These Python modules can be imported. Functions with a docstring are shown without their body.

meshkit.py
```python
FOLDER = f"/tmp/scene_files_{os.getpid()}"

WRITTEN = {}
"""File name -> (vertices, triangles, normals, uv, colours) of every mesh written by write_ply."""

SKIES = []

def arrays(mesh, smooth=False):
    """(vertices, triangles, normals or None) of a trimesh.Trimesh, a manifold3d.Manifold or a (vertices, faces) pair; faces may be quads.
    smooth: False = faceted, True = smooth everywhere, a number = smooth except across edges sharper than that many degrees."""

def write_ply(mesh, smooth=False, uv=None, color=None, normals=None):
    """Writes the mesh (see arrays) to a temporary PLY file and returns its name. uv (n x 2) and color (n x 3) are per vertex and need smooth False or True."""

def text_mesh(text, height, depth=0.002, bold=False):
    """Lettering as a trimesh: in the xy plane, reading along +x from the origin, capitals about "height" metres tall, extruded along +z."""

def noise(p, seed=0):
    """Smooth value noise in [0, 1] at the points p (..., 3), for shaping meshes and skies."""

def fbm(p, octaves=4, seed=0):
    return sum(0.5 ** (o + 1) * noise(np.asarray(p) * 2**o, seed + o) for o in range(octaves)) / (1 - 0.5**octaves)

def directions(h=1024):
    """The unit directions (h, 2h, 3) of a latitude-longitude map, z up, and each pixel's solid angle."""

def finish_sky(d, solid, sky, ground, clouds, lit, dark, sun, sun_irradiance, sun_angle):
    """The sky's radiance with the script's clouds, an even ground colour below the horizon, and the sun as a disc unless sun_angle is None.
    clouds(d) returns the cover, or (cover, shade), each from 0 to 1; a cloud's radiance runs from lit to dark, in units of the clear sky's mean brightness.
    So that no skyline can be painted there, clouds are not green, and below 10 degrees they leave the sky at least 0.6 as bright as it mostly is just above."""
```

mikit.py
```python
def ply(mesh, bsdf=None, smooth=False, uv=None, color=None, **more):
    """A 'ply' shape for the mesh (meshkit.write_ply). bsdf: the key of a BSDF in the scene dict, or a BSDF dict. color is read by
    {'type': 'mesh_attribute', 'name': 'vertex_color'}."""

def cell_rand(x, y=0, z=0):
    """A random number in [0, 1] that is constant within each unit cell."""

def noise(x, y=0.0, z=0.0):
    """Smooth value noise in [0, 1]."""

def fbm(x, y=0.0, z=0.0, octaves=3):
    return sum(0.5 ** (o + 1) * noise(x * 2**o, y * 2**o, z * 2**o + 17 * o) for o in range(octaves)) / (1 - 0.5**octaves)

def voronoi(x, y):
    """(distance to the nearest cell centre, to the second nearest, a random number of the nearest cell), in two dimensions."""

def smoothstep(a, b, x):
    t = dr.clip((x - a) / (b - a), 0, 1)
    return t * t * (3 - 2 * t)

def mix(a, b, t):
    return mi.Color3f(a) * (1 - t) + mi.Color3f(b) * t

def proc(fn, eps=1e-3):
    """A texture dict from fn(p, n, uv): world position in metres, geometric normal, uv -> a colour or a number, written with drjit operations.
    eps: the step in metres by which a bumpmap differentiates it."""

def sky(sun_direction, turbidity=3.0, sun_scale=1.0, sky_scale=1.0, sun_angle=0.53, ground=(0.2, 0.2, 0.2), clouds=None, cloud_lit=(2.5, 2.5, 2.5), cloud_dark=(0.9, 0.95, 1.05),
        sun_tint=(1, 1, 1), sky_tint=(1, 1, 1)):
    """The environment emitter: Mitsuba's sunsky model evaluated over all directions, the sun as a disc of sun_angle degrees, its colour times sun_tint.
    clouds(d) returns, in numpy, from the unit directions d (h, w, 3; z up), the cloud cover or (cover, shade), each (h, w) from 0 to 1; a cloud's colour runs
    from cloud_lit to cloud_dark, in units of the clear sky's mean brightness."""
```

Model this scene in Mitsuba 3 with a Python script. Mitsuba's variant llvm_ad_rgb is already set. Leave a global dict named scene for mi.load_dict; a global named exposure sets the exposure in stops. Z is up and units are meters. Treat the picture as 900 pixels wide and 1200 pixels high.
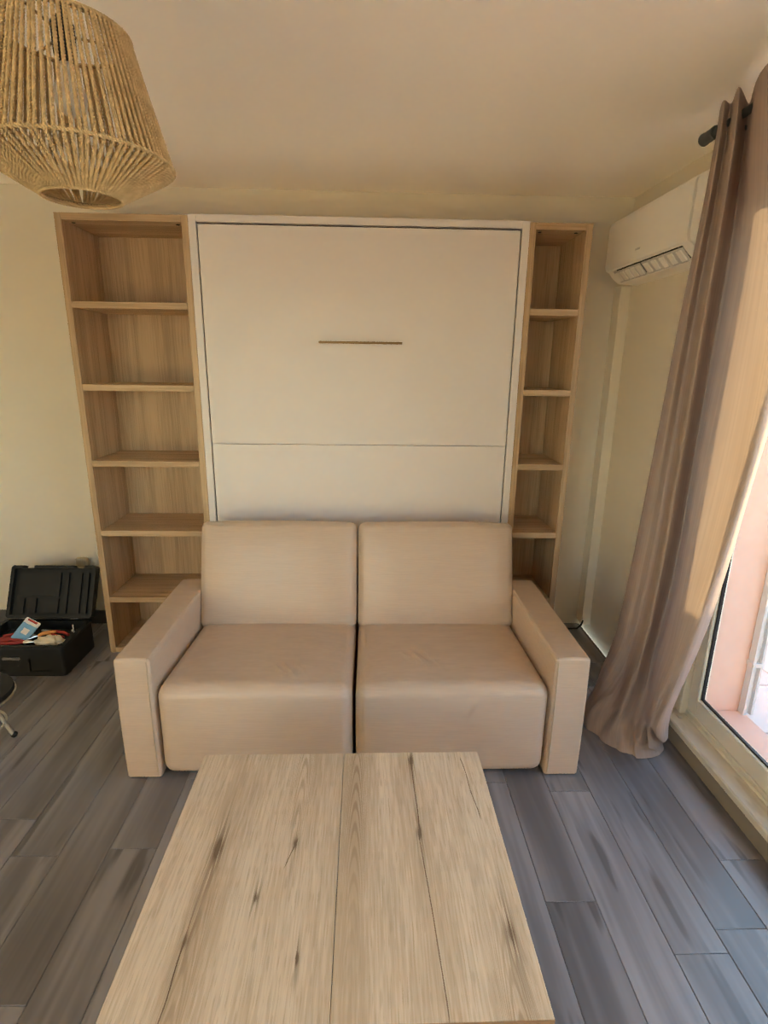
import math, random
import numpy as np, trimesh, drjit as dr, mitsuba as mi
import manifold3d as m3
import mikit, meshkit
from mikit import proc, noise, fbm, smoothstep, mix, cell_rand
from scipy.interpolate import RectBivariateSpline

T = mi.ScalarTransform4f
scene, labels = {}, {}
rng = random.Random(7)

# ------------------------------------------------------------------ camera, sky, exposure
exposure = 3.8
F = 641.85
pitch, yaw, roll = 0.2662136, 0.02918676, -0.01379782
C = np.array([0.17874933, -2.73307644, 1.55437192])
cp, sp, cy, sy = math.cos(pitch), math.sin(pitch), math.cos(yaw), math.sin(yaw)
fw = np.array([sy * cp, cy * cp, -sp])
rt = np.array([cy, -sy, 0.0])
dn = np.cross(fw, rt)
dn2 = -math.sin(roll) * rt + math.cos(roll) * dn
scene['camera'] = {'type': 'perspective', 'fov': math.degrees(2 * math.atan(450 / F)), 'fov_axis': 'x', 'near_clip': 0.02, 'far_clip': 100.0,
                   'to_world': T().look_at(origin=C.tolist(), target=(C + fw).tolist(), up=(-dn2).tolist())}
scene['sky'] = mikit.sky((1.0, 0.62, 0.20), turbidity=3.0, sun_scale=2.0, sky_scale=4.0, sun_tint=(0.93, 1.19, 1.80), sky_tint=(0.98, 1.09, 1.19), ground=(0.60, 0.55, 0.48))

# ------------------------------------------------------------------ key dimensions (metres; z up, back wall at y=YB, unit fronts at y=0)
YB, HC, XW, XL, YR = 0.36, 2.385, 1.533, -2.7, -4.2
HU = 2.18
BX = (-1.23, -0.638, 0.906, 1.198)           # book case / bed edges
SHELF_Z = (1.81, 1.435, 1.064, 0.70, 0.328)

# ------------------------------------------------------------------ materials
def col(r, g, b):
    return {'type': 'rgb', 'value': [r, g, b]}

def princ(base, rough=0.5, spec=0.5, **k):
    if isinstance(base, tuple):
        base = col(*base)
    return {'type': 'principled', 'base_color': base, 'roughness': rough, 'specular': spec, **k}

def mat(name, b, two=True):
    scene[name] = {'type': 'twosided', 'b': b} if two else b
    return name

def t_oak(p, n, uv):
    u, v = mi.Float(uv.x), mi.Float(uv.y)
    w = u + 0.010 * fbm(u * 5, v * 1.3, 2.0)
    big = fbm(w * 16, v * 0.6, 5.0)
    fine = fbm(w * 210, v * 7, 1.0, octaves=2)
    lines = smoothstep(0.62, 0.84, noise(w * 120, v * 1.8, 7.0))
    c = mix((0.53, 0.375, 0.22), (0.38, 0.25, 0.135), smoothstep(0.3, 0.75, 0.6 * big + 0.4 * fine))
    return mix(c, (0.34, 0.22, 0.12), 0.45 * lines * smoothstep(0.35, 0.7, big))

KNOTS = [(-0.175, -1.673, 1.5), (0.006, -1.661, 1.0), (-0.184, -1.891, 1.0), (0.309, -1.632, 1.0), (0.306, -1.377, 1.1), (0.475, -1.884, 1.3), (0.044, -1.927, 0.6), (-0.06, -1.80, 0.7)]
CRACKS = [(0.309, -1.632, 0.330, -2.05), (-0.184, -1.891, -0.186, -2.05), (-0.012, -1.734, 0.012, -1.64), (0.306, -1.377, 0.312, -1.66), (0.455, -1.36, 0.47, -1.60)]

def t_table(p, n, uv):
    x, y = mi.Float(p.x), mi.Float(p.y)
    w = x + 0.020 * (fbm(x * 3.5, y * 1.5, 3.0) - 0.5)
    dark = mi.Float(0)
    for kx, ky, s in KNOTS:
        dx, dy = (x - kx) / (0.016 * s), (y - ky) / (0.055 * s)
        g = dr.exp(-(dx * dx + dy * dy))
        w = w + 0.014 * s * g * dr.select(x > kx, 1.0, -1.0) * (1 - dr.exp(-dx * dx))
        core = dr.exp(-(dr.square((x - kx) / (0.0055 * s)) + dr.square((y - ky) / (0.016 * s))))
        flame = dr.exp(-(dr.square((x - kx) / (0.011 * s)) + dr.square((y - ky) / (0.085 * s))))
        dark = dark + 0.85 * core + 0.65 * flame * smoothstep(0.35, 0.65, noise(w * 260, y * 9, 2.0))
    big = fbm(w * 13, y * 1.1, 5.0)
    fine = fbm(w * 330, y * 16, 1.0, octaves=2)
    c = mix((0.68, 0.55, 0.405), (0.50, 0.375, 0.25), smoothstep(0.24, 0.78, 0.62 * big + 0.38 * fine))
    # cathedral figure: nested arches down three bands
    for xc, hw, ph0, env0 in ((0.150, 0.034, 0.3, 0.9), (0.000, 0.040, 1.7, 0.75), (0.455, 0.036, 2.6, 0.8), (-0.17, 0.03, 0.9, 0.5)):
        dx = w - xc - 0.012 * (noise(y * 3.0, ph0 * 9) - 0.5)
        ph = (y + 520 * dx * dx + 0.10 * noise(x * 18, y * 3, ph0)) / 0.075
        a = smoothstep(0.35, 0.95, dr.sin(ph * 6.2832) * 0.5 + 0.5)
        env = dr.exp(-dr.square(dx / hw)) * env0 * smoothstep(0.30, 0.62, noise(y * 2.6, ph0 * 5, 3.0))
        c = mix(c, (0.33, 0.22, 0.125), 0.80 * a * env + 0.26 * env)
    pores = smoothstep(0.68, 0.88, noise(w * 520, y * 30, 3.0))
    c = mix(c, (0.40, 0.29, 0.18), 0.35 * pores)
    for x0, y0, x1, y1 in CRACKS:
        lo, hi = min(y0, y1), max(y0, y1)
        xc = x0 + (x1 - x0) * (y - y0) / (y1 - y0) + 0.006 * (noise(y * 14, x0 * 31, 1.0) - 0.5)
        inr = smoothstep(lo, lo + 0.02, y) * (1 - smoothstep(hi - 0.02, hi, y))
        dark = dark + 0.8 * inr * (1 - smoothstep(0.0006, 0.0018, dr.abs(x - xc)))
    return mix(c, (0.15, 0.09, 0.05), dr.clip(dark, 0, 0.92))

def t_floor(p, n, uv):
    u, v = mi.Float(uv.x), mi.Float(uv.y)
    i = dr.floor(u / 10.0)
    r1, r2 = cell_rand(i, 3.0, 1.0), cell_rand(i, 5.0, 2.0)
    w = u + 0.02 * fbm(u * 6, v * 1.6, 1.0)
    big = fbm(w * 13, v * 1.1, 4.0)
    fine = fbm(w * 80, v * 5, 8.0, octaves=2)
    c = mix((0.262, 0.256, 0.268), (0.140, 0.136, 0.142), smoothstep(0.26, 0.76, 0.84 * big + 0.16 * fine))
    blot = smoothstep(0.66, 0.82, fbm(w * 24 + 40 * r2, v * 2.6, 11.0))
    c = mix(c, (0.085, 0.080, 0.080), 0.75 * blot)
    return c * (0.82 + 0.36 * r1)

def t_wall(p, n, uv):
    k = fbm(p.x * 2.0, p.y * 2.0, p.z * 2.0)
    return mix((0.715, 0.66, 0.545), (0.755, 0.70, 0.585), k)

def t_plaster(p, n, uv):
    return 0.6 * noise(p.x * 95, p.y * 95, p.z * 95) + 0.4 * noise(p.x * 40, p.y * 40, p.z * 40)

def t_sofa(p, n, uv):
    k = noise(p.x * 14, p.y * 60, p.z * 230) * 0.5 + noise(p.x * 45, p.y * 200, p.z * 620) * 0.5
    return mix((0.51, 0.395, 0.30), (0.58, 0.455, 0.35), k)

def t_curtain(p, n, uv):
    k = noise(uv.x * 120, uv.y * 6)
    return mix((0.41, 0.320, 0.275), (0.46, 0.365, 0.315), k)

def t_jute(p, n, uv):
    k = fbm(p.x * 90, p.y * 90, p.z * 60, octaves=2)
    return mix((0.50, 0.36, 0.185), (0.62, 0.465, 0.255), smoothstep(0.2, 0.8, k))

def t_salmon(p, n, uv):
    k = fbm(p.x * 12, p.y * 12, p.z * 12)
    return mix((0.72, 0.47, 0.36), (0.77, 0.53, 0.42), k)

def t_sill(p, n, uv):
    k = smoothstep(0.55, 0.8, fbm(p.x * 30, p.y * 9, p.z * 30))
    return mix((0.60, 0.56, 0.45), (0.53, 0.48, 0.37), k)

OAK = mat('mat_oak', princ(proc(t_oak), 0.42, 0.4))
TABLE = mat('mat_table_oak', princ(proc(t_table), 0.42, 0.4))
TABLE_EDGE = mat('mat_table_edge', princ((0.36, 0.22, 0.12), 0.5, 0.3))
FLOOR = mat('mat_floor', princ(proc(t_floor), 0.28, 0.6))
JOINT = mat('mat_joint', princ((0.13, 0.128, 0.125), 0.6, 0.3))
WALL = mat('mat_wall', princ(proc(t_wall), 0.75, 0.2))
CEIL = mat('mat_ceiling', {'type': 'bumpmap', 'scale': 0.010, 'tex': proc(t_plaster, eps=2e-3), 'b': princ((0.93, 0.88, 0.80), 0.8, 0.15)})
WHITE = mat('mat_white_melamine', princ((0.72, 0.675, 0.645), 0.45, 0.4))
GAP = mat('mat_dark_gap', princ((0.03, 0.028, 0.025), 0.7, 0.2))
BRASS = mat('mat_bronze', princ((0.20, 0.125, 0.06), 0.38, 0.5, metallic=0.8))
SOFA = mat('mat_sofa_fabric', princ(proc(t_sofa), 0.40, 0.4, metallic=0.06))
PIPING = mat('mat_sofa_piping', princ((0.47, 0.37, 0.27), 0.5, 0.3))
CURT = mat('mat_curtain', {'type': 'principledthin', 'base_color': proc(t_curtain), 'roughness': 0.30, 'diff_trans': 0.22, 'eta': 1.45, 'sheen': 0.3}, two=False)
ROD = mat('mat_rod', princ((0.10, 0.11, 0.11), 0.35, 0.5, metallic=0.6))
JUTE = mat('mat_jute', princ(proc(t_jute), 0.75, 0.2))
JUTED = mat('mat_wire', princ((0.30, 0.20, 0.10), 0.6, 0.3))
BLACK = mat('mat_black_plastic', princ((0.014, 0.015, 0.015), 0.45, 0.35))
BLACK2 = mat('mat_black_plastic_rough', princ((0.022, 0.023, 0.023), 0.6, 0.3))
GREYP = mat('mat_grey_plastic', princ((0.16, 0.16, 0.155), 0.4, 0.4))
CHROME = mat('mat_chrome', princ((0.72, 0.70, 0.66), 0.22, 0.5, metallic=1.0))
ALU = mat('mat_aluminium', princ((0.66, 0.62, 0.54), 0.40, 0.5, metallic=0.7))
ACW = mat('mat_ac_white', princ((0.82, 0.79, 0.72), 0.35, 0.45))
ACG = mat('mat_ac_grey', princ((0.55, 0.53, 0.49), 0.45, 0.4))
FRAME = mat('mat_window_frame', princ((0.72, 0.68, 0.56), 0.38, 0.45))
SILL = mat('mat_sill', princ(proc(t_sill), 0.45, 0.4))
GUIDE = mat('mat_shutter_guide', princ((0.62, 0.60, 0.58), 0.45, 0.4))
RISER = mat('mat_riser', princ((0.24, 0.215, 0.165), 0.5, 0.35))
SALMON = mat('mat_salmon_render', princ(proc(t_salmon), 0.85, 0.15))
TERR = mat('mat_terrace_tile', princ((0.66, 0.58, 0.53), 0.6, 0.3))
BASEB = mat('mat_baseboard', princ((0.09, 0.088, 0.085), 0.45, 0.4))
SOCK = mat('mat_socket', princ((0.50, 0.44, 0.31), 0.5, 0.35))
RED = mat('mat_red_rubber', princ((0.42, 0.045, 0.035), 0.45, 0.4))
ORANGE = mat('mat_orange', princ((0.70, 0.30, 0.08), 0.45, 0.4))
BLUE = mat('mat_blue_card', princ((0.20, 0.42, 0.62), 0.4, 0.4))
PAPER = mat('mat_white_card', princ((0.78, 0.74, 0.68), 0.6, 0.3))
CLOTH = mat('mat_cream_cloth', princ((0.80, 0.70, 0.52), 0.8, 0.2))
BULB = mat('mat_opal_glass', princ((0.82, 0.78, 0.70), 0.25, 0.5))
scene['mat_pane'] = {'type': 'thindielectric', 'int_ior': 1.5}

# ------------------------------------------------------------------ helpers
def thing(key, label, cat, group=None):
    labels[key] = {'label': label, 'category': cat}
    if group:
        labels[key]['group'] = group
    return key

def struct(key, label=None):
    labels[key] = {'kind': 'structure'}
    if label:
        labels[key]['label'] = label
    return key

def put(key, mesh, m, smooth=False, uv=None, label=None, **more):
    k, i = key, 1
    while k in scene:
        k = f'{key}_{i:03d}'
        i += 1
    scene[k] = mikit.ply(mesh, m, smooth=smooth, uv=uv, **more)
    if label:
        labels[k] = {'label': label}
    return k

_pid = [0]
def pbox(lo, hi, bevel=0.0012, grain=2):
    """bevelled box, with uv: v along the grain axis, u across plus 10 m per panel -> (mesh, uv)"""
    lo, hi = np.array(lo, float), np.array(hi, float)
    _pid[0] += 1
    b = min(bevel, 0.4 * (hi - lo).min())
    V, UV, Fc, idx = [], [], [], {}
    for ax in range(3):
        o1, o2 = [a for a in range(3) if a != ax]
        for s in (0, 1):
            for a in (0, 1):
                for c in (0, 1):
                    p = np.zeros(3)
                    p[ax] = hi[ax] if s else lo[ax]
                    p[o1] = hi[o1] - b if a else lo[o1] + b
                    p[o2] = hi[o2] - b if c else lo[o2] + b
                    sides = {ax: s, o1: a, o2: c}
                    idx[(ax, sides[0], sides[1], sides[2])] = len(V)
                    V.append(p)
                    if ax == grain:
                        uv = (p[o1], p[o2] * 0.05)
                    else:
                        oth = o1 if o2 == grain else o2
                        uv = (p[oth] + 0.37 * ax, p[grain])
                    UV.append((uv[0] + 5 + 10.0 * _pid[0], uv[1] + 1.7 * (_pid[0] % 13)))
    def quad(q):
        Fc.append([q[0], q[1], q[2]]); Fc.append([q[0], q[2], q[3]])
    for ax in range(3):
        o1, o2 = [a for a in range(3) if a != ax]
        for s in (0, 1):
            g = []
            for a, c in ((0, 0), (1, 0), (1, 1), (0, 1)):
                d = {ax: s, o1: a, o2: c}
                g.append(idx[(ax, d[0], d[1], d[2])])
            quad(g)
    for ax in range(3):                       # edges along ax
        o1, o2 = [a for a in range(3) if a != ax]
        for a in (0, 1):
            for c in (0, 1):
                g = []
                for face, t in ((o1, 0), (o1, 1), (o2, 1), (o2, 0)):
                    d = {ax: t, o1: a, o2: c}
                    g.append(idx[(face, d[0], d[1], d[2])])
                quad(g)
    for a in (0, 1):
        for c in (0, 1):
            for e in (0, 1):
                Fc.append([idx[(k, a, c, e)] for k in range(3)])
    V, Fc = np.array(V), np.array(Fc)
    cen = (lo + hi) / 2
    tri = V[Fc]
    nrm = np.cross(tri[:, 1] - tri[:, 0], tri[:, 2] - tri[:, 0])
    flip = ((tri.mean(1) - cen) * nrm).sum(1) < 0
    Fc[flip] = Fc[flip][:, ::-1]
    return trimesh.Trimesh(V, Fc, process=False), np.array(UV)

def box(key, lo, hi, m, bevel=0.0015, grain=2, label=None):
    mesh, uv = pbox(lo, hi, bevel, grain)
    return put(key, mesh, m, uv=uv, label=label)

def rbox(lo, hi, r, step=0.02, k=4):
    """rounded box as a fine grid"""
    lo, hi = np.array(lo, float), np.array(hi, float)
    h, cen = (hi - lo) / 2, (hi + lo) / 2
    axs = []
    for a in range(3):
        n = max(2, int(round(2 * (h[a] - r) / step)) + 1)
        t = r * np.tan(np.linspace(0, np.pi / 4, k + 1))[1:]
        axs.append(np.concatenate([(-(h[a] - r) - t)[::-1], np.linspace(-(h[a] - r), h[a] - r, n), (h[a] - r) + t]))
    V, Fc, o = [], [], 0
    for ax in range(3):
        o1, o2 = (ax + 1) % 3, (ax + 2) % 3
        A, B = np.meshgrid(axs[o1], axs[o2], indexing='ij')
        na, nb = A.shape
        for s in (-1, 1):
            P = np.zeros((na * nb, 3))
            P[:, ax] = s * h[ax]; P[:, o1] = A.ravel(); P[:, o2] = B.ravel()
            i, j = np.meshgrid(np.arange(na - 1), np.arange(nb - 1), indexing='ij')
            q = np.stack([i * nb + j, (i + 1) * nb + j, (i + 1) * nb + j + 1, i * nb + j + 1], -1).reshape(-1, 4) + o
            if s < 0:
                q = q[:, ::-1]
            V.append(P); Fc.append(q); o += na * nb
    V, Fc = np.vstack(V), np.vstack(Fc)
    c = np.clip(V, -(h - r), h - r)
    d = V - c
    V = c + r * d / np.linalg.norm(d, axis=1, keepdims=True)
    m = trimesh.Trimesh(V + cen, np.vstack([Fc[:, [0, 1, 2]], Fc[:, [0, 2, 3]]]), process=False)
    m.merge_vertices(digits_vertex=6)
    return m

def tube(pts, r, sides=10, closed=False, cap=True):
    p = np.array(pts, float)
    n = len(p)
    if closed:
        t = np.roll(p, -1, 0) - np.roll(p, 1, 0)
    else:
        t = np.gradient(p, axis=0)
    t /= np.linalg.norm(t, axis=1, keepdims=True)
    a = np.cross(t[0], [0, 0, 1] if abs(t[0][2]) < 0.9 else [1, 0, 0])
    N = []
    for i in range(n):
        a = a - t[i] * (a @ t[i]); a /= np.linalg.norm(a); N.append(a)
    N = np.array(N); B = np.cross(t, N)
    ang = np.arange(sides) * 2 * np.pi / sides
    R = np.broadcast_to(np.asarray(r, float), (n,))
    V = (p[:, None] + R[:, None, None] * (np.cos(ang)[None, :, None] * N[:, None] + np.sin(ang)[None, :, None] * B[:, None])).reshape(-1, 3)
    Fc = []
    for i in range(n if closed else n - 1):
        i2 = (i + 1) % n
        for j in range(sides):
            j2 = (j + 1) % sides
            Fc += [[i * sides + j, i * sides + j2, i2 * sides + j2], [i * sides + j, i2 * sides + j2, i2 * sides + j]]
    if cap and not closed:
        V = np.vstack([V, p[0], p[-1]])
        for j in range(sides):
            j2 = (j + 1) % sides
            Fc += [[n * sides, j2, j], [n * sides + 1, (n - 1) * sides + j, (n - 1) * sides + j2]]
    return trimesh.Trimesh(V, np.array(Fc), process=False)

def rope(pts, turns_per_m=85, strand_r=0.0023, off=0.0019, step=0.0022, sides=6):
    p = np.array(pts, float)
    s = np.concatenate([[0], np.cumsum(np.linalg.norm(np.diff(p, axis=0), axis=1))])
    n = int(s[-1] / step) + 2
    ss = np.linspace(0, s[-1], n)
    q = np.stack([np.interp(ss, s, p[:, k]) for k in range(3)], 1)
    t = np.gradient(q, axis=0); t /= np.linalg.norm(t, axis=1, keepdims=True)
    a = np.cross(t, [0, 0, 1.0]); a[np.linalg.norm(a, axis=1) < 1e-6] = [1, 0, 0]; a /= np.linalg.norm(a, axis=1, keepdims=True)
    b = np.cross(t, a)
    out = []
    for k in range(2):
        ph = 2 * np.pi * turns_per_m * ss + k * np.pi
        out.append(tube(q + off * (np.cos(ph)[:, None] * a + np.sin(ph)[:, None] * b), strand_r, sides))
    return trimesh.util.concatenate(out)

def circle(c, r, n=64):
    a = np.arange(n) * 2 * np.pi / n
    return np.stack([c[0] + r * np.cos(a), c[1] + r * np.sin(a), np.full(n, c[2])], 1)

def cyl(p0, p1, r, sides=24):
    return tube([p0, p1], r, sides)

def lathe(prof, c, n=40):
    m = trimesh.creation.revolve(np.array(prof, float), sections=n)
    m.apply_translation(c)
    return m

def hull_spheres(pts, r, seg=16):
    return m3.Manifold.batch_hull([m3.Manifold.sphere(rr, seg).translate(list(map(float, p))) for p, rr in zip(pts, r if hasattr(r, '__len__') else [r] * len(pts))])

def extrude_y(poly, y0, y1):
    """polygon in (x, z) extruded from y0 to y1"""
    cs = m3.CrossSection([[(float(x), float(z)) for x, z in poly]], m3.FillRule.NonZero)
    m = m3.Manifold.extrude(cs, y1 - y0)
    # (x, z, h) -> (x, y1-h, z)
    return m.transform([[1, 0, 0, 0], [0, 0, -1, y1], [0, 1, 0, 0]])

def mani(lo, hi):
    return m3.Manifold.cube([hi[i] - lo[i] for i in range(3)]).translate(list(map(float, lo)))

# ------------------------------------------------------------------ the setting
struct('floor', 'dark grey wood-look plank floor')
box('floor__subfloor', (XL, YR, -0.06), (1.50, YB + 0.02, -0.006), JOINT)
PW = 0.1535
known = {0.717: -1.469, 0.870: -1.031, 1.180: -1.558, -0.665: -1.265, -1.1255: -1.14, -0.8185: -1.72}
k0, k1 = int(math.floor((XL - 0.870) / PW)), int(math.ceil((1.482 - 0.870) / PW))
for k in range(k0, k1):
    xa, xb = 0.870 + PW * k, 0.870 + PW * (k + 1)
    xa, xb = max(xa, XL), min(xb, 1.498)
    joint = next((y for x, y in known.items() if abs(0.870 + PW * k - x) < 0.03), None)
    if joint is None:
        joint = -2.6 + rng.random() * 1.0
    L = 1.22
    ys = [joint + L * i for i in range(-4, 5)]
    for ya, yb in zip(ys[:-1], ys[1:]):
        ya, yb = max(ya, YR), min(yb, YB)
        if yb - ya < 0.03:
            continue
        box('floor__plank', (xa + 0.0005, ya + 0.0005, -0.008), (xb - 0.0005, yb - 0.0005, 0.0), FLOOR, bevel=0.0016, grain=1)

struct('ceiling', 'cream textured plaster ceiling')
box('ceiling', (XL - 0.1, YR - 0.1, HC), (1.9, YB + 0.1, HC + 0.1), CEIL)
struct('wall_back', 'cream painted wall behind the shelves')
box('wall_back', (XL - 0.1, YB, -0.06), (1.9, YB + 0.1, HC), WALL)
struct('wall_left')
box('wall_left', (XL - 0.1, YR, -0.06), (XL, YB, HC), WALL)
struct('wall_rear')
RW = (-2.1, -0.35, 0.95, 2.1)                  # window in the wall behind the camera: x0, x1, z0, z1
box('wall_rear__panel', (XL - 0.1, YR - 0.1, -0.06), (RW[0], YR, HC), WALL)
box('wall_rear__panel', (RW[1], YR - 0.1, -0.06), (1.9, YR, HC), WALL)
box('wall_rear__panel', (RW[0], YR - 0.1, -0.06), (RW[1], YR, RW[2]), WALL)
box('wall_rear__panel', (RW[0], YR - 0.1, RW[3]), (RW[1], YR, HC), WALL)
WY0, WY1, WZT = -3.25, -0.66, 2.16            # opening of the balcony door
struct('wall_right', 'cream wall beside the balcony door')
box('wall_right__panel', (XW, WY1, -0.06), (1.60, YB, HC), WALL)
box('wall_right__panel', (XW, YR, -0.06), (1.60, WY0, HC), WALL)
box('wall_right__lintel', (XW, WY0, WZT), (1.60, WY1, HC), WALL)
struct('wall_exterior', 'salmon rendered reveal outside the balcony door')
box('wall_exterior__pier', (1.60, -0.62, -0.4), (1.87, YB + 0.1, HC + 0.1), SALMON)
box('wall_exterior__pier', (1.60, YR - 0.1, -0.4), (1.87, WY0, HC + 0.1), SALMON)
box('wall_exterior__lintel', (1.60, WY0, WZT + 0.04), (1.87, -0.62, HC + 0.1), SALMON)
struct('baseboard_back', 'dark grey baseboard')
box('baseboard_back', (XL, YB - 0.012, 0.0), (-1.235, YB, 0.085), BASEB)
struct('baseboard_left')
box('baseboard_left', (XL, YR, 0.0), (XL + 0.012, YB - 0.013, 0.085), BASEB)

# step / sill under the balcony door
struct('trim_1', 'low cream step under the balcony door with grey riser')
box('trim_1__riser', (1.482, WY0, 0.0), (1.50, -0.60, 0.066), RISER, grain=1)
box('trim_1__step', (1.476, WY0, 0.066), (1.70, -0.60, 0.100), SILL, bevel=0.006, grain=1)
box('trim_1__base', (1.50, WY0, -0.06), (1.70, WY1, 0.066), RISER)
box('trim_1__rail', (1.553, WY0, 0.100), (1.557, -0.72, 0.114), FRAME)
box('trim_1__latch', (1.512, -0.735, 0.100), (1.532, -0.675, 0.106), ALU)

# balcony door: frame and two sliding leaves
struct('window_1', 'sliding glazed balcony door in a cream frame')
box('window_1__jamb', (1.535, -0.70, 0.10), (1.64, WY1, WZT), FRAME, bevel=0.003)
box('window_1__jamb', (1.535, WY0, 0.10), (1.64, WY0 + 0.04, WZT), FRAME, bevel=0.003)
box('window_1__head', (1.535, WY0 + 0.04, WZT - 0.045), (1.64, -0.70, WZT), FRAME, bevel=0.003)
box('window_1__track', (1.56, WY0 + 0.04, 0.10), (1.64, -0.70, 0.128), FRAME, bevel=0.002)
for (ya, yb, xa) in ((-1.95, -0.703, 1.560), (WY0 + 0.043, -1.89, 1.602)):
    xb = xa + 0.036
    box('window_1__stile', (xa, yb - 0.062, 0.132), (xb, yb, WZT - 0.047), FRAME, bevel=0.004)
    box('window_1__stile', (xa, ya, 0.132), (xb, ya + 0.062, WZT - 0.047), FRAME, bevel=0.004)
    box('window_1__rail', (xa, ya + 0.062, 0.132), (xb, yb - 0.062, 0.212), FRAME, bevel=0.004)
    box('window_1__rail', (xa, ya + 0.062, WZT - 0.115), (xb, yb - 0.062, WZT - 0.047), FRAME, bevel=0.004)
    g = 0.006
    y0, y1, z0, z1 = ya + 0.062, yb - 0.062, 0.212, WZT - 0.115
    for lo, hi in (((y0, z0), (y1, z0 + g)), ((y0, z1 - g), (y1, z1)), ((y0, z0 + g), (y0 + g, z1 - g)), ((y1 - g, z0 + g), (y1, z1 - g))):
        box('window_1__gasket', ((xa + xb) / 2 - 0.007, lo[0], lo[1]), ((xa + xb) / 2 + 0.007, hi[0], hi[1]), BLACK, bevel=0.001, label='black rubber glazing gasket')
    xm = (xa + xb) / 2
    put('window_1__pane', ([[xm, y0 + .004, z0 + .004], [xm, y1 - .004, z0 + .004], [xm, y1 - .004, z1 - .004], [xm, y0 + .004, z1 - .004]], [[0, 1, 2], [0, 2, 3]]), 'mat_pane')

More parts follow.
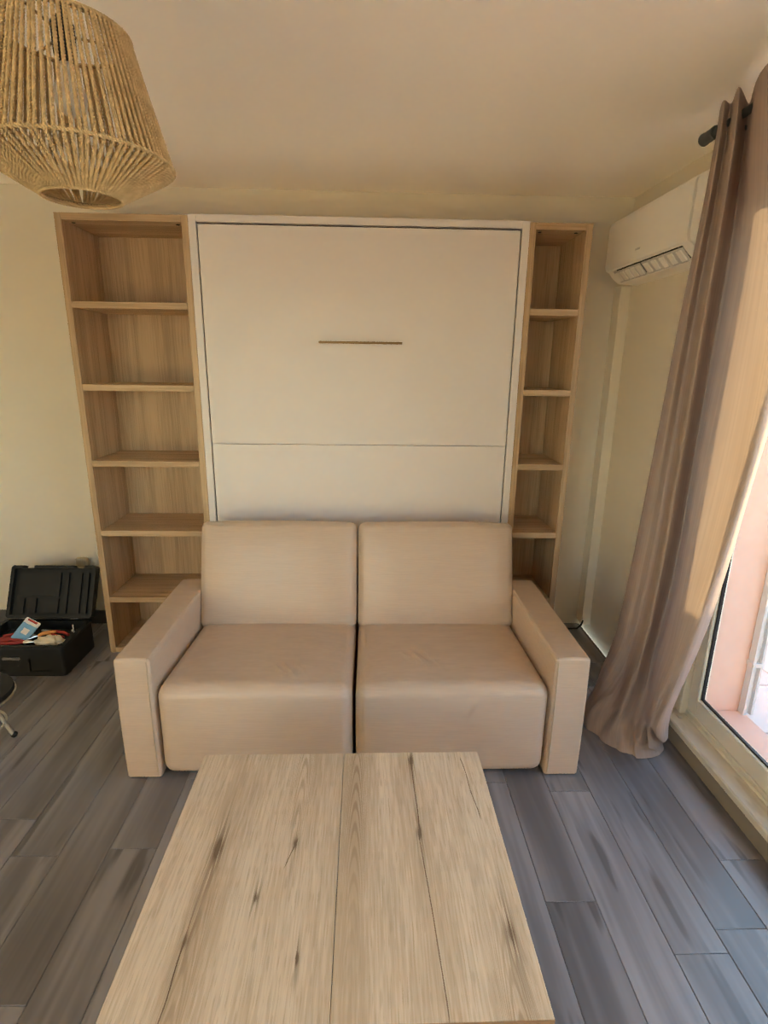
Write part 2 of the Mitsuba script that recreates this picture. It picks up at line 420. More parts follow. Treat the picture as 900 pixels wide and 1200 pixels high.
struct('window_2')
for xa, xb, za, zb in ((RW[0], RW[0] + 0.05, RW[2], RW[3]), (RW[1] - 0.05, RW[1], RW[2], RW[3]), (RW[0] + 0.05, RW[1] - 0.05, RW[2], RW[2] + 0.05), (RW[0] + 0.05, RW[1] - 0.05, RW[3] - 0.05, RW[3]), ((RW[0] + RW[1]) / 2 - 0.03, (RW[0] + RW[1]) / 2 + 0.03, RW[2] + 0.05, RW[3] - 0.05)):
    box('window_2__frame', (xa, YR - 0.08, za), (xb, YR - 0.02, zb), FRAME, bevel=0.004)
xm = (RW[0] + RW[1]) / 2
for xa, xb in ((RW[0] + 0.05, xm - 0.03), (xm + 0.03, RW[1] - 0.05)):
    put('window_2__pane', ([[xa, YR - 0.05, RW[2] + 0.05], [xb, YR - 0.05, RW[2] + 0.05], [xb, YR - 0.05, RW[3] - 0.05], [xa, YR - 0.05, RW[3] - 0.05]], [[0, 1, 2], [0, 2, 3]]), 'mat_pane')

# outside: terrace floor tiles, shutter guide, parapet
struct('terrace', 'pale tiled terrace outside the balcony door')
box('terrace__slab', (1.70, -6.5, -0.4), (3.4, 3.0, 0.035), TERR)
for i in range(4):
    for j in range(18):
        xa, ya = 1.87 + 0.36 * i, -5.8 + 0.36 * j
        box('terrace__tile', (xa + 0.003, ya + 0.003, 0.03), (xa + 0.357, ya + 0.357, 0.045), TERR, bevel=0.002)
box('terrace__threshold', (1.702, -3.25, 0.03), (1.868, -0.625, 0.06), SALMON)
struct('wall_parapet')
box('wall_parapet', (3.32, -6.5, 0.0), (3.46, 3.0, 1.18), SALMON)
thing('shutter_guide', 'white vertical shutter guide on the salmon wall outside the balcony door', 'shutter guide')
rail = m3.Manifold.cube([0.045, 0.035, 2.1]).translate([1.85, -0.66, 0.06]) - m3.Manifold.cube([0.022, 0.02, 2.2]).translate([1.862, -0.662, 0.05])
put('shutter_guide__channel', rail, GUIDE)
box('shutter_guide__bracket', (1.846, -0.663, 0.297), (1.896, -0.62, 0.318), GUIDE)
put('shutter_guide__screw', hull_spheres([(1.848, -0.666, 0.308)], 0.005), ALU, smooth=30)

# ------------------------------------------------------------------ book cases and wall bed
TH = 0.030
def bookcase(key, x0, x1, label):
    thing(key, label, 'bookcase')
    box(key + '__side_panel', (x0, 0.0, 0.0), (x0 + TH, YB - 0.004, HU), OAK)
    box(key + '__side_panel', (x1 - TH, 0.0, 0.0), (x1, YB - 0.004, HU), OAK)
    xa, xb = x0 + TH + 0.0003, x1 - TH - 0.0003
    box(key + '__top_panel', (xa, 0.0, HU - TH), (xb, YB - 0.004, HU), OAK, grain=0)
    for z in SHELF_Z:
        box(key + '__shelf', (xa, 0.0, z - TH), (xb, YB - 0.016, z), OAK, grain=0)
    box(key + '__bottom_panel', (xa, 0.0, 0.002), (xb, YB - 0.016, 0.03), OAK, grain=0)
    box(key + '__back_panel', (xa, YB - 0.015, 0.002), (xb, YB - 0.006, HU - TH - 0.0005), OAK)
    for sx in (xa + 0.03, xb - 0.03):
        put(key + '__cam_fitting', cyl((sx, 0.05, HU - TH - 0.0025), (sx, 0.05, HU - TH + 0.002), 0.008, 20), GAP, smooth=30, label='small dark cam fitting')

bookcase('bookcase', BX[0], BX[1] - 0.001, 'wider light oak open bookcase standing left of the white wall bed')
bookcase('bookcase_001', BX[2] + 0.001, BX[3], 'narrow light oak open bookcase standing right of the white wall bed')

thing('wall_bed', 'white upright foldaway wall bed behind the sofa between two oak bookcases', 'wall bed')
x0, x1 = BX[1], BX[2]
FD = -0.004
box('wall_bed__side_panel', (x0, FD, 0.0), (x0 + 0.034, YB - 0.004, HU + 0.004), WHITE)
box('wall_bed__side_panel', (x1 - 0.034, FD, 0.0), (x1, YB - 0.004, HU + 0.004), WHITE)
box('wall_bed__top_panel', (x0 + 0.0345, FD, HU - 0.027), (x1 - 0.0345, YB - 0.004, HU + 0.004), WHITE)
box('wall_bed__inner_lining', (x0 + 0.035, 0.030, 0.01), (x1 - 0.035, 0.05, HU - 0.028), GAP)
dx0, dx1 = x0 + 0.034 + 0.0065, x1 - 0.034 - 0.0065
box('wall_bed__upper_front', (dx0, FD + 0.002, 1.1565), (dx1, 0.022, HU - 0.036), WHITE, bevel=0.001)
box('wall_bed__lower_front', (dx0, FD + 0.002, 0.06), (dx1, 0.022, 1.1545), WHITE, bevel=0.001)
hb = mani((-0.061, -0.034, 1.6385), (0.333, -0.026, 1.6485)) + mani((-0.055, -0.028, 1.6395), (-0.043, FD + 0.003, 1.6475)) + mani((0.315, -0.028, 1.6395), (0.327, FD + 0.003, 1.6475))
put('wall_bed__handle', hb, BRASS, label='slim bronze bar handle')

# ------------------------------------------------------------------ sofa
thing('sofa', 'two-seat champagne beige upholstered sofa standing in front of the wall bed', 'sofa')
def gauss(x, c, s):
    return np.exp(-((x - c) / s) ** 2)

def seat_block(x0, x1, wr):
    m = rbox((x0, -0.95, 0.012), (x1, -0.16, 0.385), 0.045, step=0.006, k=6)
    v = m.vertices.copy()
    u = (v[:, 0] - x0) / (x1 - x0)
    f = (v[:, 1] + 0.95) / 0.79
    top = np.clip((v[:, 2] - 0.20) / 0.185, 0, 1)
    dome = np.clip(1 - (2 * u - 1) ** 4, 0, 1)
    # crown near the front, dip towards the back
    v[:, 2] += top * (0.014 * dome - 0.050 * np.clip(f - 0.10, 0, 1))
    front = np.clip(1 - f / 0.12, 0, 1) * np.sin(np.clip(v[:, 2] / 0.385, 0, 1) * np.pi)
    v[:, 1] -= 0.018 * front * dome
    for (cx, cyy, sx, syy, amp, tilt) in wr:
        g = gauss(v[:, 0] + tilt * (v[:, 1] - cyy), cx, sx) * gauss(v[:, 1], cyy, syy)
        v[:, 2] += amp * g * top
    for (cx, cz, sx, sz, amp, tilt) in ((x0 + 0.44, 0.30, 0.010, 0.035, 0.004, -0.4), (x0 + 0.34, 0.13, 0.03, 0.018, 0.004, 0.8)):
        if x0 > 0:
            v[:, 1] -= amp * gauss(v[:, 0] + tilt * (v[:, 2] - cz), cx, sx) * gauss(v[:, 2], cz, sz) * (f < 0.15)
    return trimesh.Trimesh(v, m.faces, process=False)

XM = 0.128
sx0, sx1 = -0.605, 0.868
put('sofa__seat', seat_block(sx0, XM - 0.006, [(-0.165, -0.83, 0.011, 0.05, 0.010, 0.5), (-0.125, -0.83, 0.011, 0.05, 0.010, 0.5), (-0.085, -0.82, 0.010, 0.045, 0.007, 0.5)]), SOFA, smooth=True)
put('sofa__seat', seat_block(XM + 0.006, sx1, [(0.385, -0.73, 0.011, 0.065, 0.009, 0.4), (0.43, -0.73, 0.011, 0.07, 0.010, 0.45), (0.345, -0.73, 0.010, 0.05, 0.006, 0.4)]), SOFA, smooth=True)

def cushion(x0, x1):
    H, D = 0.50, 0.15
    m = rbox((x0, 0, 0), (x1, D, H), 0.032, step=0.012, k=5)
    v = m.vertices.copy()
    u = 2 * (v[:, 0] - x0) / (x1 - x0) - 1
    w = 2 * v[:, 2] / H - 1
    b = (1 - u ** 4) * (1 - w ** 4)
    v[:, 1] -= 0.030 * np.clip(b, 0, 1) * (1 - v[:, 1] / D)
    v[:, 2] += 0.006 * (1 - u ** 2) * (w > 0)
    wv = gauss(v[:, 2], 0.05, 0.03) * np.sin(v[:, 0] * 120) * gauss(u, -0.1, 0.45)
    v[:, 1] -= 0.0025 * wv * (v[:, 1] < 0.07)
    th = math.radians(17)
    y, z = v[:, 1].copy(), v[:, 2].copy()
    v[:, 1] = -0.385 + y * math.cos(th) + z * math.sin(th)
    v[:, 2] = 0.325 + z * math.cos(th) - y * math.sin(th) + 0.02
    return trimesh.Trimesh(v, m.faces, process=False)
put('sofa__back_cushion', cushion(-0.612, XM - 0.003), SOFA, smooth=True)
put('sofa__back_cushion', cushion(XM + 0.003, 0.872), SOFA, smooth=True)

def arm(x0, x1):
    m = rbox((x0, -0.952, 0.004), (x1, -0.19, 0.512), 0.012, step=0.02, k=4)
    v = m.vertices.copy()
    w = v[:, 2] / 0.51
    v[:, 1] -= 0.005 * np.sin(np.clip(w, 0, 1) * np.pi) * (v[:, 1] < -0.9)
    u = 2 * (v[:, 0] - x0) / (x1 - x0) - 1
    v[:, 2] += 0.004 * (1 - u ** 2) * (v[:, 2] > 0.45)
    return trimesh.Trimesh(v, m.faces, process=False)
put('sofa__arm', arm(-0.739, -0.607), SOFA, smooth=True)
put('sofa__arm', arm(0.870, 1.003), SOFA, smooth=True)
for xs in (-0.6185, 0.8815):
    put('sofa__piping', tube([(xs, -0.9535, 0.02), (xs, -0.9572, 0.16), (xs, -0.9585, 0.30), (xs, -0.9565, 0.42), (xs, -0.953, 0.50), (xs, -0.944, 0.5135)], 0.0022, 6), PIPING, smooth=True)
box('sofa__rear_frame', (-0.60, -0.155, 0.01), (0.865, -0.02, 0.62), SOFA, bevel=0.01)

# ------------------------------------------------------------------ coffee table
thing('coffee_table', 'knotty light oak coffee table with a two-leaf top in front of the sofa', 'coffee table')
ang = math.degrees(0.008)
ty0, ty1, tx0, tx1, tz = -2.041, -1.345, -0.300, 0.511, 0.43
seam = 0.110
RZ = T().translate([0.1055, ty1, 0]).rotate([0, 0, 1], ang).translate([-0.1055, -ty1, 0])
def tbox(key, lo, hi, m, bevel=0.001, label=None, grain=1):
    mesh, uv = pbox(lo, hi, bevel, grain)
    return put(key, mesh, m, uv=uv, label=label, to_world=RZ)
tbox('coffee_table__leaf', (tx0, ty0, tz - 0.022), (seam - 0.0008, ty1, tz), TABLE)
tbox('coffee_table__leaf', (seam + 0.0008, ty0, tz - 0.022), (tx1, ty1, tz), TABLE)
tbox('coffee_table__edge_band', (tx0, ty0 - 0.0012, tz - 0.022), (tx1, ty0 - 0.0002, tz - 0.0012), TABLE_EDGE, bevel=0.0003)
ix0, ix1, iy0, iy1 = tx0 + 0.05, tx1 - 0.05, ty0 + 0.05, ty1 - 0.05
tbox('coffee_table__apron', (ix0, iy0, tz - 0.10), (ix1, iy0 + 0.02, tz - 0.0225), TABLE, grain=0)
tbox('coffee_table__apron', (ix0, iy1 - 0.02, tz - 0.10), (ix1, iy1, tz - 0.0225), TABLE, grain=0)
tbox('coffee_table__apron', (ix0, iy0 + 0.021, tz - 0.10), (ix0 + 0.02, iy1 - 0.021, tz - 0.0225), TABLE)
tbox('coffee_table__apron', (ix1 - 0.02, iy0 + 0.021, tz - 0.10), (ix1, iy1 - 0.021, tz - 0.0225), TABLE)
for lx in (ix0 + 0.021, ix1 - 0.071):
    for ly in (iy0 + 0.021, iy1 - 0.071):
        tbox('coffee_table__leg', (lx, ly, 0.0), (lx + 0.05, ly + 0.05, tz - 0.0225), TABLE, grain=2)

# ------------------------------------------------------------------ pendant lamp
thing('pendant_lamp', 'natural jute rope pendant lampshade hanging from the ceiling in front of the left bookcase', 'pendant lamp')
LX, LY = -0.412, -1.464
R1, Z1, R0, Z0, R2, Z2 = 0.179, 1.937, 0.077, 1.874, 0.119, 2.150
def ring_rope(r, z, w):
    return rope([(LX + (r) * math.cos(a), LY + r * math.sin(a), z) for a in np.linspace(0, 2 * math.pi, 160)], turns_per_m=85)
NR = 86
base_pts = [(R2, 0, Z2 + 0.002), (R2 + 0.3 * (R1 - R2), 0, Z2 - 0.3 * (Z2 - Z1)), (R1, 0, Z1 + 0.004), (R1 + 0.003, 0, Z1 - 0.002), (R1 - 0.003, 0, Z1 - 0.006), (R0, 0, Z0)]
rp = [mikit.ply(rope(base_pts), JUTE, smooth=True), mikit.ply(rope([(a, b, c) for a, b, c in base_pts], turns_per_m=78), JUTE, smooth=True)]
for i in range(NR):
    a = 360.0 * i / NR + rng.uniform(-0.9, 0.9)
    k = 'pendant_lamp__rope' + (f'_{i:03d}' if i else '')
    scene[k] = {**rp[i % 2], 'to_world': T().translate([LX, LY, 0]).rotate([0, 0, 1], a)}
for nm, r, z in (('pendant_lamp__ring', R2 - 0.004, Z2), ('pendant_lamp__ring', R1 - 0.007, Z1), ('pendant_lamp__ring', R0 + 0.004, Z0 + 0.004)):
    put(nm, tube(circle((LX, LY, z), r, 96), 0.003, 8, closed=True), JUTED, smooth=True, label='dark wire ring')
put('pendant_lamp__rim_binding', ring_rope(R0 - 0.001, Z0 - 0.002, 1), JUTE, smooth=True)
put('pendant_lamp__rim_binding', ring_rope(R1 + 0.003, Z1 - 0.001, 1), JUTE, smooth=True)
put('pendant_lamp__rim_binding', ring_rope(R2 + 0.001, Z2 + 0.004, 1), JUTE, smooth=True)
for a in range(3):
    th = a * 2 * math.pi / 3 + 0.4
    put('pendant_lamp__spoke', cyl((LX + 0.018 * math.cos(th), LY + 0.018 * math.sin(th), Z2 + 0.002), (LX + (R2 - 0.004) * math.cos(th), LY + (R2 - 0.004) * math.sin(th), Z2), 0.0025, 8), JUTED, smooth=30)
put('pendant_lamp__socket', lathe([(0, -0.03), (0.017, -0.03), (0.021, -0.015), (0.021, 0.035), (0.014, 0.045), (0, 0.045)], (LX, LY, Z2 - 0.015)), BLACK, smooth=35)
put('pendant_lamp__bulb', lathe([(0, -0.075), (0.012, -0.073), (0.024, -0.064), (0.03, -0.048), (0.029, -0.032), (0.02, -0.012), (0.014, 0.0), (0.013, 0.02), (0, 0.02)], (LX, LY, Z2 - 0.06)), BULB, smooth=True, label='unlit opal glass bulb')
put('pendant_lamp__cord', cyl((LX, LY, Z2 + 0.03), (LX, LY, HC - 0.02), 0.0035, 10), BLACK, smooth=30, label='black cord')
put('pendant_lamp__ceiling_cup', lathe([(0, 0), (0.02, 0.0), (0.045, 0.012), (0.05, 0.028), (0.05, 0.034), (0, 0.034)], (LX, LY, HC - 0.035)), BLACK, smooth=35)

# ------------------------------------------------------------------ air conditioner
thing('air_conditioner', 'white split air conditioner mounted high on the right wall by the curtain', 'air conditioner')
y0, y1 = -0.52, 0.215
prof = [(1.532, 2.238), (1.385, 2.236), (1.370, 2.228), (1.362, 2.21), (1.360, 2.03), (1.366, 2.010), (1.380, 2.004), (1.410, 1.972), (1.440, 1.952), (1.532, 1.948)]
body = extrude_y(prof, y0, y1)
lou = m3.CrossSection([[(1.374, 2.012), (1.430, 1.955), (1.45, 1.975), (1.44, 2.03), (1.40, 2.03)]], m3.FillRule.EvenOdd)
slot = extrude_y([(1.376, 2.0075), (1.428, 1.952), (1.46, 1.985), (1.45, 2.03), (1.41, 2.03)], y0 + 0.06, y1 - 0.05)
put('air_conditioner__body', body - slot, ACW, smooth=40)
cap = extrude_y([(x + (0.002 if x < 1.5 else 0), z - 0.001) for x, z in prof], y0 - 0.075, y0 - 0.014)
put('air_conditioner__end_cap', cap, ACW, smooth=40)
put('air_conditioner__end_gap', extrude_y([(x + (0.022 if x < 1.5 else 0), z - (0.012 if z > 2.1 else -0.012)) for x, z in prof], y0 - 0.014, y0 - 0.0001), GAP)
put('air_conditioner__vent_lining', extrude_y([(1.395, 2.012), (1.438, 1.968), (1.452, 1.985), (1.448, 2.028), (1.412, 2.028)], y0 + 0.062, y1 - 0.052), BLACK2)
for ya, yb in ((y0 + 0.065, y0 + 0.40), (y0 + 0.415, y1 - 0.055)):
    fl = extrude_y([(1.3815, 1.9985), (1.4245, 1.9525), (1.427, 1.955), (1.384, 2.001)], ya, yb)
    put('air_conditioner__flap', fl, ACG)
    n = 5
    for i in range(n):
        yy = ya + (yb - ya) * (i + 0.5) / n
        put('air_conditioner__vane', extrude_y([(1.386, 1.9925), (1.418, 1.9585), (1.414, 1.9545), (1.382, 1.9885)], yy - 0.022, yy + 0.012), ACW)
for yy, w in ((-0.105, 0.010), (-0.117, 0.006), (-0.127, 0.007), (-0.139, 0.009)):
    box('air_conditioner__emblem', (1.3590, yy - w / 2, 2.050), (1.3605, yy + w / 2, 2.059), ACG, bevel=0.0002, label='tiny grey emblem')
thing('pipe_trunking', 'cream vertical pipe trunking in the corner below the air conditioner', 'trunking')
box('pipe_trunking__duct', (1.478, 0.275, 0.03), (XW - 0.0005, YB - 0.0005, 1.955), WALL, bevel=0.003)
thing('cable', 'short black cable lying on the floor in the right corner below the trunking', 'cable')
put('cable', tube([(1.22, 0.33, 0.006), (1.32, 0.31, 0.006), (1.40, 0.27, 0.006), (1.45, 0.262, 0.012), (1.475, 0.27, 0.03), (1.482, 0.266, 0.06)], 0.005, 8), BLACK, smooth=True)

# ------------------------------------------------------------------ curtain and rod
thing('curtain_rod', 'dark metal curtain rod with a finial above the balcony door', 'curtain rod')
RX, RZZ = 1.300, 2.292
put('curtain_rod__rod', cyl((RX, -0.68, RZZ), (RX, -3.35, RZZ), 0.0125, 20), ROD, smooth=30)
for s, yy in ((1, -0.72), (-1, -3.31)):
    m = trimesh.creation.revolve(np.array([(0, 0), (0.019, 0), (0.020, 0.003), (0.020, 0.008), (0.0185, 0.010), (0.0185, 0.058), (0.020, 0.061), (0.020, 0.068), (0.017, 0.073), (0, 0.075)]), sections=28)
    m.apply_transform(trimesh.transformations.rotation_matrix(-s * math.pi / 2, [1, 0, 0]))
    m.apply_translation((RX, yy, RZZ))
    put('curtain_rod__finial', m, ROD, smooth=35)
for yy in (-0.80, -3.30):
    put('curtain_rod__bracket', cyl((RX, yy, RZZ - 0.016), (XW + 0.001, yy, RZZ - 0.016), 0.007, 12), ROD, smooth=30)

thing('curtain', 'taupe satin curtain hanging beside the balcony door and pooling on the floor', 'curtain')
#        z      columns (x, y): left edge, folds ..., right edge
rows = [
    (2.345, [(1.335, -.66), (1.265, -.807), (1.295, -.793), (1.255, -.89), (1.35, -.79), (1.27, -.945), (1.245, -1.09), (1.28, -1.20), (1.345, -1.28)]),
    (2.1,   [(1.335, -.643), (1.265, -.81), (1.295, -.796), (1.255, -.91), (1.35, -.81), (1.27, -.992), (1.245, -1.13), (1.265, -1.22), (1.34, -1.26)]),
    (1.8,   [(1.335, -.607), (1.265, -.786), (1.295, -.779), (1.255, -.902), (1.35, -.818), (1.27, -1.033), (1.245, -1.17), (1.26, -1.24), (1.335, -1.23)]),
    (1.3,   [(1.335, -.559), (1.265, -.754), (1.295, -.762), (1.255, -.89), (1.35, -.807), (1.27, -1.01), (1.245, -1.177), (1.26, -1.233), (1.33, -1.167)]),
    (0.9,   [(1.335, -.518), (1.265, -.728), (1.295, -.752), (1.255, -.881), (1.35, -.804), (1.27, -.991), (1.245, -1.13), (1.26, -1.17), (1.33, -1.112)]),
    (0.6,   [(1.335, -.483), (1.265, -.693), (1.295, -.721), (1.255, -.856), (1.35, -.775), (1.27, -.977), (1.245, -1.072), (1.26, -1.099), (1.33, -1.048)]),
    (0.36,  [(1.33, -.454), (1.258, -.645), (1.288, -.69), (1.25, -.82), (1.345, -.75), (1.275, -.925), (1.255, -1.0), (1.27, -1.02), (1.34, -.965)]),
    (0.20,  [(1.31, -.43), (1.23, -.60), (1.262, -.67), (1.24, -.785), (1.33, -.755), (1.288, -.885), (1.275, -.945), (1.305, -.955), (1.365, -.905)]),
    (0.10,  [(1.28, -.45), (1.20, -.58), (1.215, -.67), (1.232, -.755), (1.30, -.775), (1.305, -.845), (1.32, -.88), (1.358, -.888), (1.405, -.855)]),
    (0.045, [(1.265, -.455), (1.18, -.58), (1.19, -.69), (1.228, -.765), (1.275, -.815), (1.32, -.825), (1.36, -.835), (1.40, -.825), (1.435, -.79)]),
    (0.004, [(1.25, -.445), (1.16, -.60), (1.178, -.72), (1.218, -.80), (1.268, -.845), (1.315, -.862), (1.372, -.85), (1.42, -.81), (1.445, -.75)]),
]
Rz = np.array([r[0] for r in rows]); Rx = np.array([[c[0] for c in r[1]] for r in rows]); Ry = np.array([[c[1] for c in r[1]] for r in rows])
ri, ci = np.arange(len(rows), dtype=float), np.arange(9.0)
NU, NV = 190, 420
iu, iv = np.linspace(0, 8, NU), np.linspace(0, len(rows) - 1, NV)
sx = RectBivariateSpline(ri, ci, Rx, kx=3, ky=3)(iv, iu)
sy_ = RectBivariateSpline(ri, ci, Ry, kx=3, ky=3)(iv, iu)
from scipy.interpolate import PchipInterpolator
sz = np.repeat(PchipInterpolator(ri, Rz)(iv)[:, None], NU, 1)
# slack and wrinkles towards the floor
U, W = np.meshgrid(iu, iv)
low = np.exp(-(sz / 0.22) ** 2)
P3 = np.stack([U.ravel() * 1.3, sz.ravel() * 7, np.zeros(U.size)], 1)
n1 = meshkit.fbm(P3 * 1.0).reshape(U.shape) if hasattr(meshkit, 'fbm') else np.zeros_like(U)
n1 = n1 - n1.mean()
sx += 0.010 * n1 * np.exp(-(sz / 0.8) ** 2) + 0.020 * n1 * low
sy_ += 0.018 * n1 * low
# folds of the pooled part: ridges that run down and round to the hem
def ridge(uc, slope, zc, wu, wz, ax, ay):
    g = np.exp(-((U - uc - slope * (sz - zc)) / wu) ** 2) * np.exp(-((sz - zc) / wz) ** 2)
    return ax * g, ay * g
for args in ((1.6, 3.0, 0.10, 0.28, 0.07, -0.030, -0.020), (2.4, 4.0, 0.08, 0.25, 0.06, 0.022, 0.020), (5.2, -6.0, 0.10, 0.30, 0.05, 0.045, 0.050), (5.9, -5.0, 0.075, 0.22, 0.045, -0.030, -0.035),
             (6.5, -8.0, 0.12, 0.30, 0.06, 0.030, 0.050), (4.0, 2.0, 0.07, 0.3, 0.05, 0.025, 0.03), (0.6, 2.0, 0.13, 0.3, 0.07, 0.02, 0.02), (3.1, -2.0, 0.30, 0.35, 0.16, 0.012, 0.012), (6.2, 1.5, 0.34, 0.4, 0.14, 0.012, 0.014), (1.3, 1.0, 0.42, 0.35, 0.2, 0.012, 0.0)):
    dx, dy = ridge(*args)
    sx += dx; sy_ += dy
sz = np.maximum(sz, 0.003)
V = np.stack([sx, sy_, sz], -1).reshape(-1, 3)
i, j = np.meshgrid(np.arange(NV - 1), np.arange(NU - 1), indexing='ij')
q = np.stack([i * NU + j, i * NU + j + 1, (i + 1) * NU + j + 1, (i + 1) * NU + j], -1).reshape(-1, 4)
cuv = np.stack([U.ravel() / 8 * 1.4, W.ravel() / 10 * 2.4], 1)
put('curtain', (V, q), CURT, smooth=True, uv=cuv)

# ------------------------------------------------------------------ toolbox and tools
thing('toolbox', 'open black plastic toolbox on the floor by the left end of the bookcase', 'toolbox')
bx0, bx1, by0, by1, bh = -1.81, -1.345, -0.237, 0.072, 0.165
outer = m3.Manifold.batch_hull([m3.Manifold.cylinder(bh - 0.004, 0.02, 0.02, 24).translate([x, y, 0.004]) for x in (bx0 + .02, bx1 - .02) for y in (by0 + .02, by1 - .02)])
inner = m3.Manifold.batch_hull([m3.Manifold.cylinder(bh, 0.015, 0.015, 24).translate([x, y, 0.05]) for x in (bx0 + .035, bx1 - .035) for y in (by0 + .035, by1 - .035)])
body = outer - inner
for k in range(2):
    body = body - m3.Manifold.cube([0.11, 0.012, 0.07]).translate([bx0 + 0.06 + 0.23 * k, by0 - 0.004, 0.03])
put('toolbox__body', body, BLACK, smooth=35)
rim = m3.Manifold.batch_hull([m3.Manifold.cylinder(0.012, 0.024, 0.024, 24).translate([x, y, bh - 0.014]) for x in (bx0 + .02, bx1 - .02) for y in (by0 + .02, by1 - .02)]) - inner.translate([0, 0, 0.0])
put('toolbox__rim', rim, BLACK2, smooth=35)
box('toolbox__front_grip', (bx0 + 0.165, by0 - 0.010, 0.095), (bx0 + 0.25, by0 + 0.004, 0.108), GREYP, bevel=0.003, label='grey plastic front grip')
put('toolbox__divider', mani((bx0 + 0.21, by0 + 0.025, 0.05), (bx0 + 0.217, by1 - 0.025, 0.12)), BLACK2)
lw, lh = bx1 - bx0, 0.292
lid = m3.Manifold.batch_hull([m3.Manifold.cylinder(0.045, 0.018, 0.018, 24).translate([x, y, 0]) for x in (0.02, lw - .02) for y in (0.02, lh - .02)])
lid = lid - mani((0.02, 0.02, 0.02), (lw - 0.02, lh - 0.02, 0.06))
for a in (0.065, lw - 0.125):
    lid = lid - mani((a, lh - 0.016, -0.01), (a + 0.06, lh + 0.02, 0.07))
for xa, xb, ya, yb in ((0.05, 0.27, 0.12, 0.25), (0.05, 0.085, 0.03, 0.11), (0.11, 0.15, 0.03, 0.11), (0.18, 0.27, 0.03, 0.105), (0.30, 0.315, 0.03, 0.25), (0.34, 0.385, 0.03, 0.25), (0.41, 0.425, 0.03, 0.25)):
    lid = lid + mani((xa, ya, 0.015), (xb, yb, 0.034))
th = math.radians(64)
def lidx(m):
    # local: x across, y up the lid, z towards the viewer side
    c, s = math.cos(th), math.sin(th)
    # y' dir = (0, c, s); z' dir (inner side) = (0, -s, c)
    return m.transform([[1, 0, 0, bx0 + 0.012], [0, c, -s, by1 + 0.012], [0, s, c, bh - 0.002]])
put('toolbox__lid', lidx(lid), BLACK, smooth=35)
for a in (0.08, lw - 0.12):
    put('toolbox__hinge', cyl((bx0 + a, by1 + 0.006, bh), (bx0 + a + 0.04, by1 + 0.006, bh), 0.006, 12), GREYP, smooth=30)

thing('wall_socket', 'small beige wall socket just above the right end of the toolbox lid', 'wall socket')
box('wall_socket__box', (-1.535, YB - 0.030, 0.375), (-1.470, YB - 0.0003, 0.425), SOCK, bevel=0.004)
box('wall_socket__cover', (-1.530, YB - 0.034, 0.380), (-1.475, YB - 0.030, 0.420), SOCK, bevel=0.002)

thing('packet', 'blue and white card packet propped up among the tools at the left of the toolbox', 'packet')
pk = trimesh.creation.box((0.075, 0.012, 0.11))
Mx = trimesh.transformations.concatenate_matrices(trimesh.transformations.translation_matrix((-1.60, -0.105, 0.182)), trimesh.transformations.rotation_matrix(0.55, [0, 1, 0]), trimesh.transformations.rotation_matrix(-0.75, [1, 0, 0]))
pk.apply_transform(Mx); put('packet__pouch', pk, BLUE)
hd = trimesh.creation.box((0.0755, 0.0125, 0.028)); hd.apply_translation((0, 0, 0.052)); hd.apply_transform(Mx); put('packet__header', hd, PAPER, label='white header strip')
st = trimesh.creation.box((0.05, 0.0135, 0.010)); st.apply_translation((0, 0, 0.058)); st.apply_transform(Mx); put('packet__stripe', st, RED, label='red stripe')
st = trimesh.creation.box((0.03, 0.0135, 0.03)); st.apply_translation((0.0, 0, 0.0)); st.apply_transform(Mx); put('packet__print', st, PAPER, label='pale print')

def pliers(key, pos, rot, label, s=1.0):
    thing(key, label, 'pliers', 'red-handled pliers in the toolbox')
    M = trimesh.transformations.concatenate_matrices(trimesh.transformations.translation_matrix(pos), trimesh.transformations.rotation_matrix(rot, [0, 0, 1]))
    for sg in (1, -1):
        pts = [(0, 0.004 * sg, 0), (-0.03 * s, 0.014 * sg, 0.002), (-0.08 * s, 0.020 * sg, 0.003), (-0.125 * s, 0.014 * sg, 0)]
        m = tube(pts, [0.006, 0.008, 0.0085, 0.007], 10); m.apply_transform(M); put(key + '__grip', m, RED, smooth=40)
        m = tube([(0, 0.004 * sg, 0), (0.02 * s, 0.006 * sg, 0), (0.05 * s, 0.002 * sg, 0)], [0.007, 0.006, 0.002], 8); m.apply_transform(M); put(key + '__jaw', m, CHROME, smooth=40)
pliers('pliers', (-1.575, -0.165, 0.155), 0.05, 'red-handled pliers lying along the front rim of the toolbox')
pliers('pliers_001', (-1.605, -0.085, 0.145), 0.1, 'red-handled pliers lying half under the blue packet in the toolbox')
pliers('pliers_002', (-1.515, -0.05, 0.152), 2.75, 'red-handled pliers lying behind the cream cloth in the toolbox')
for k in ('pliers', 'pliers_001', 'pliers_002'):
    labels[k].pop('group')

thing('cloth', 'crumpled cream cotton cloth lying at the right of the open toolbox', 'cloth')
m = trimesh.creation.icosphere(subdivisions=4, radius=1.0)
v = m.vertices * np.array([0.07, 0.042, 0.018])
nn = meshkit.fbm(m.vertices * 2.2) - 0.5 if hasattr(meshkit, 'fbm') else 0
v = v * (1 + 0.9 * np.asarray(nn)[:, None] + 0.10 * np.sin(m.vertices[:, :1] * 9 + m.vertices[:, 1:2] * 5)) + np.array([-1.462, -0.142, 0.152])
put('cloth', trimesh.Trimesh(v, m.faces, process=False), CLOTH, smooth=True)
thing('screwdriver', 'small orange-handled screwdriver beside the cream cloth in the toolbox', 'screwdriver')
put('screwdriver__handle', tube([(-1.535, -0.11, 0.16), (-1.515, -0.10, 0.168), (-1.475, -0.085, 0.17), (-1.46, -0.08, 0.168)], [0.007, 0.010, 0.009, 0.006], 12), ORANGE, smooth=40)
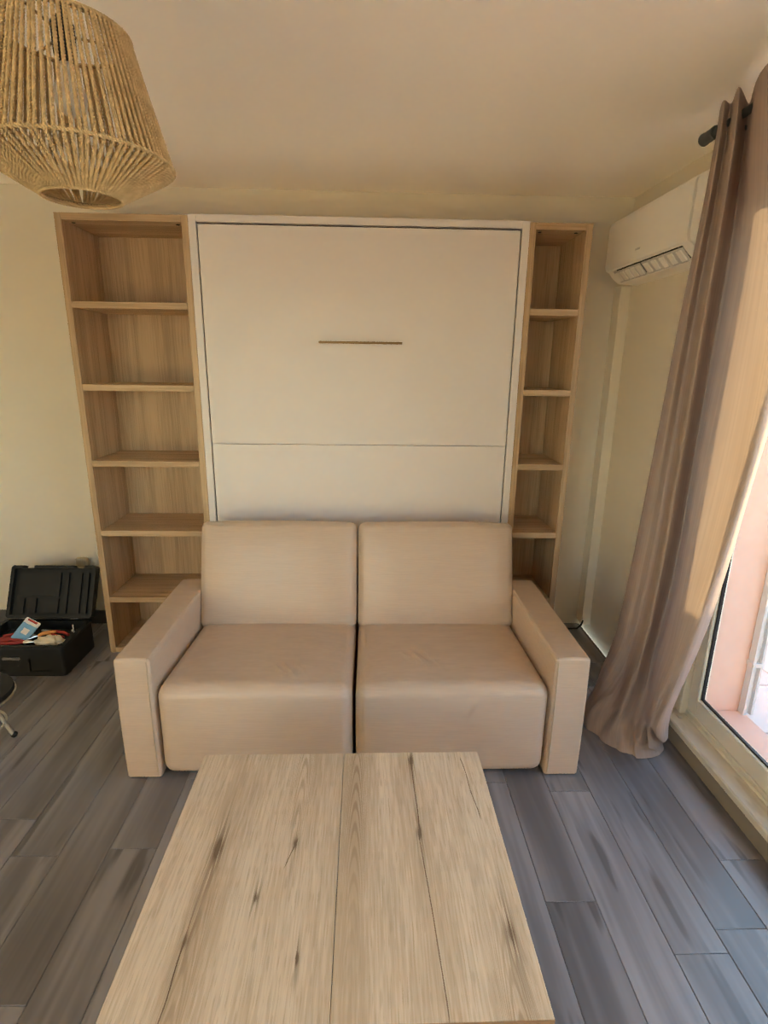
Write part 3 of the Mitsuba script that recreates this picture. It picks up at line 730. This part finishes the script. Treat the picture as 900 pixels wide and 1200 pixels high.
put('screwdriver__shaft', cyl((-1.535, -0.11, 0.16), (-1.585, -0.13, 0.148), 0.003, 8), CHROME, smooth=30)
thing('bolt', 'small silver bolt at the right edge inside the toolbox', 'bolt')
put('bolt__shank', cyl((-1.395, -0.03, 0.13), (-1.402, -0.02, 0.178), 0.004, 10), CHROME, smooth=30)
put('bolt__head', cyl((-1.392, -0.045, 0.158), (-1.388, -0.053, 0.160), 0.007, 6), CHROME)
put('toolbox__tray', mani((bx0 + 0.024, by0 + 0.024, 0.0505), (bx1 - 0.024, by1 - 0.024, 0.118)) - mani((bx0 + 0.03, by0 + 0.03, 0.112), (bx0 + 0.205, by1 - 0.03, 0.13)) - mani((bx0 + 0.222, by0 + 0.03, 0.112), (bx1 - 0.03, by1 - 0.03, 0.13)) - mani((bx0 + 0.208, by0 + 0.02, 0.04), (bx0 + 0.219, by1 - 0.02, 0.13)), BLACK2)

# ------------------------------------------------------------------ low stool cut by the left picture edge
thing('stool', 'low round black stool with a chrome rim and metal legs at the left picture edge', 'stool')
cx, cyy, cz = -1.455, -0.74, 0.205
put('stool__seat', lathe([(0, 0), (0.155, 0), (0.168, 0.012), (0.165, 0.03), (0.13, 0.042), (0, 0.046)], (cx, cyy, cz), 64), BLACK, smooth=35)
put('stool__rim', tube(circle((cx, cyy, cz + 0.004), 0.167, 72), 0.006, 10, closed=True), CHROME, smooth=True, label='chrome rim')
for k in range(4):
    a = math.radians(15 + 90 * k)
    d = np.array([math.cos(a), math.sin(a)])
    top = (cx + 0.07 * d[0], cyy + 0.07 * d[1], cz - 0.002)
    foot = (cx + 0.142 * d[0], cyy + 0.142 * d[1], 0.012)
    put('stool__leg', tube([top, foot], 0.0085, 12), ALU, smooth=35)
    put('stool__foot', hull_spheres([(foot[0], foot[1], 0.011), (foot[0] + 0.004 * d[0], foot[1] + 0.004 * d[1], 0.016)], 0.011), BLACK, smooth=40, label='black rubber foot')
put('stool__brace', tube(circle((cx, cyy, 0.075), 0.118, 48), 0.005, 8, closed=True), ALU, smooth=True)
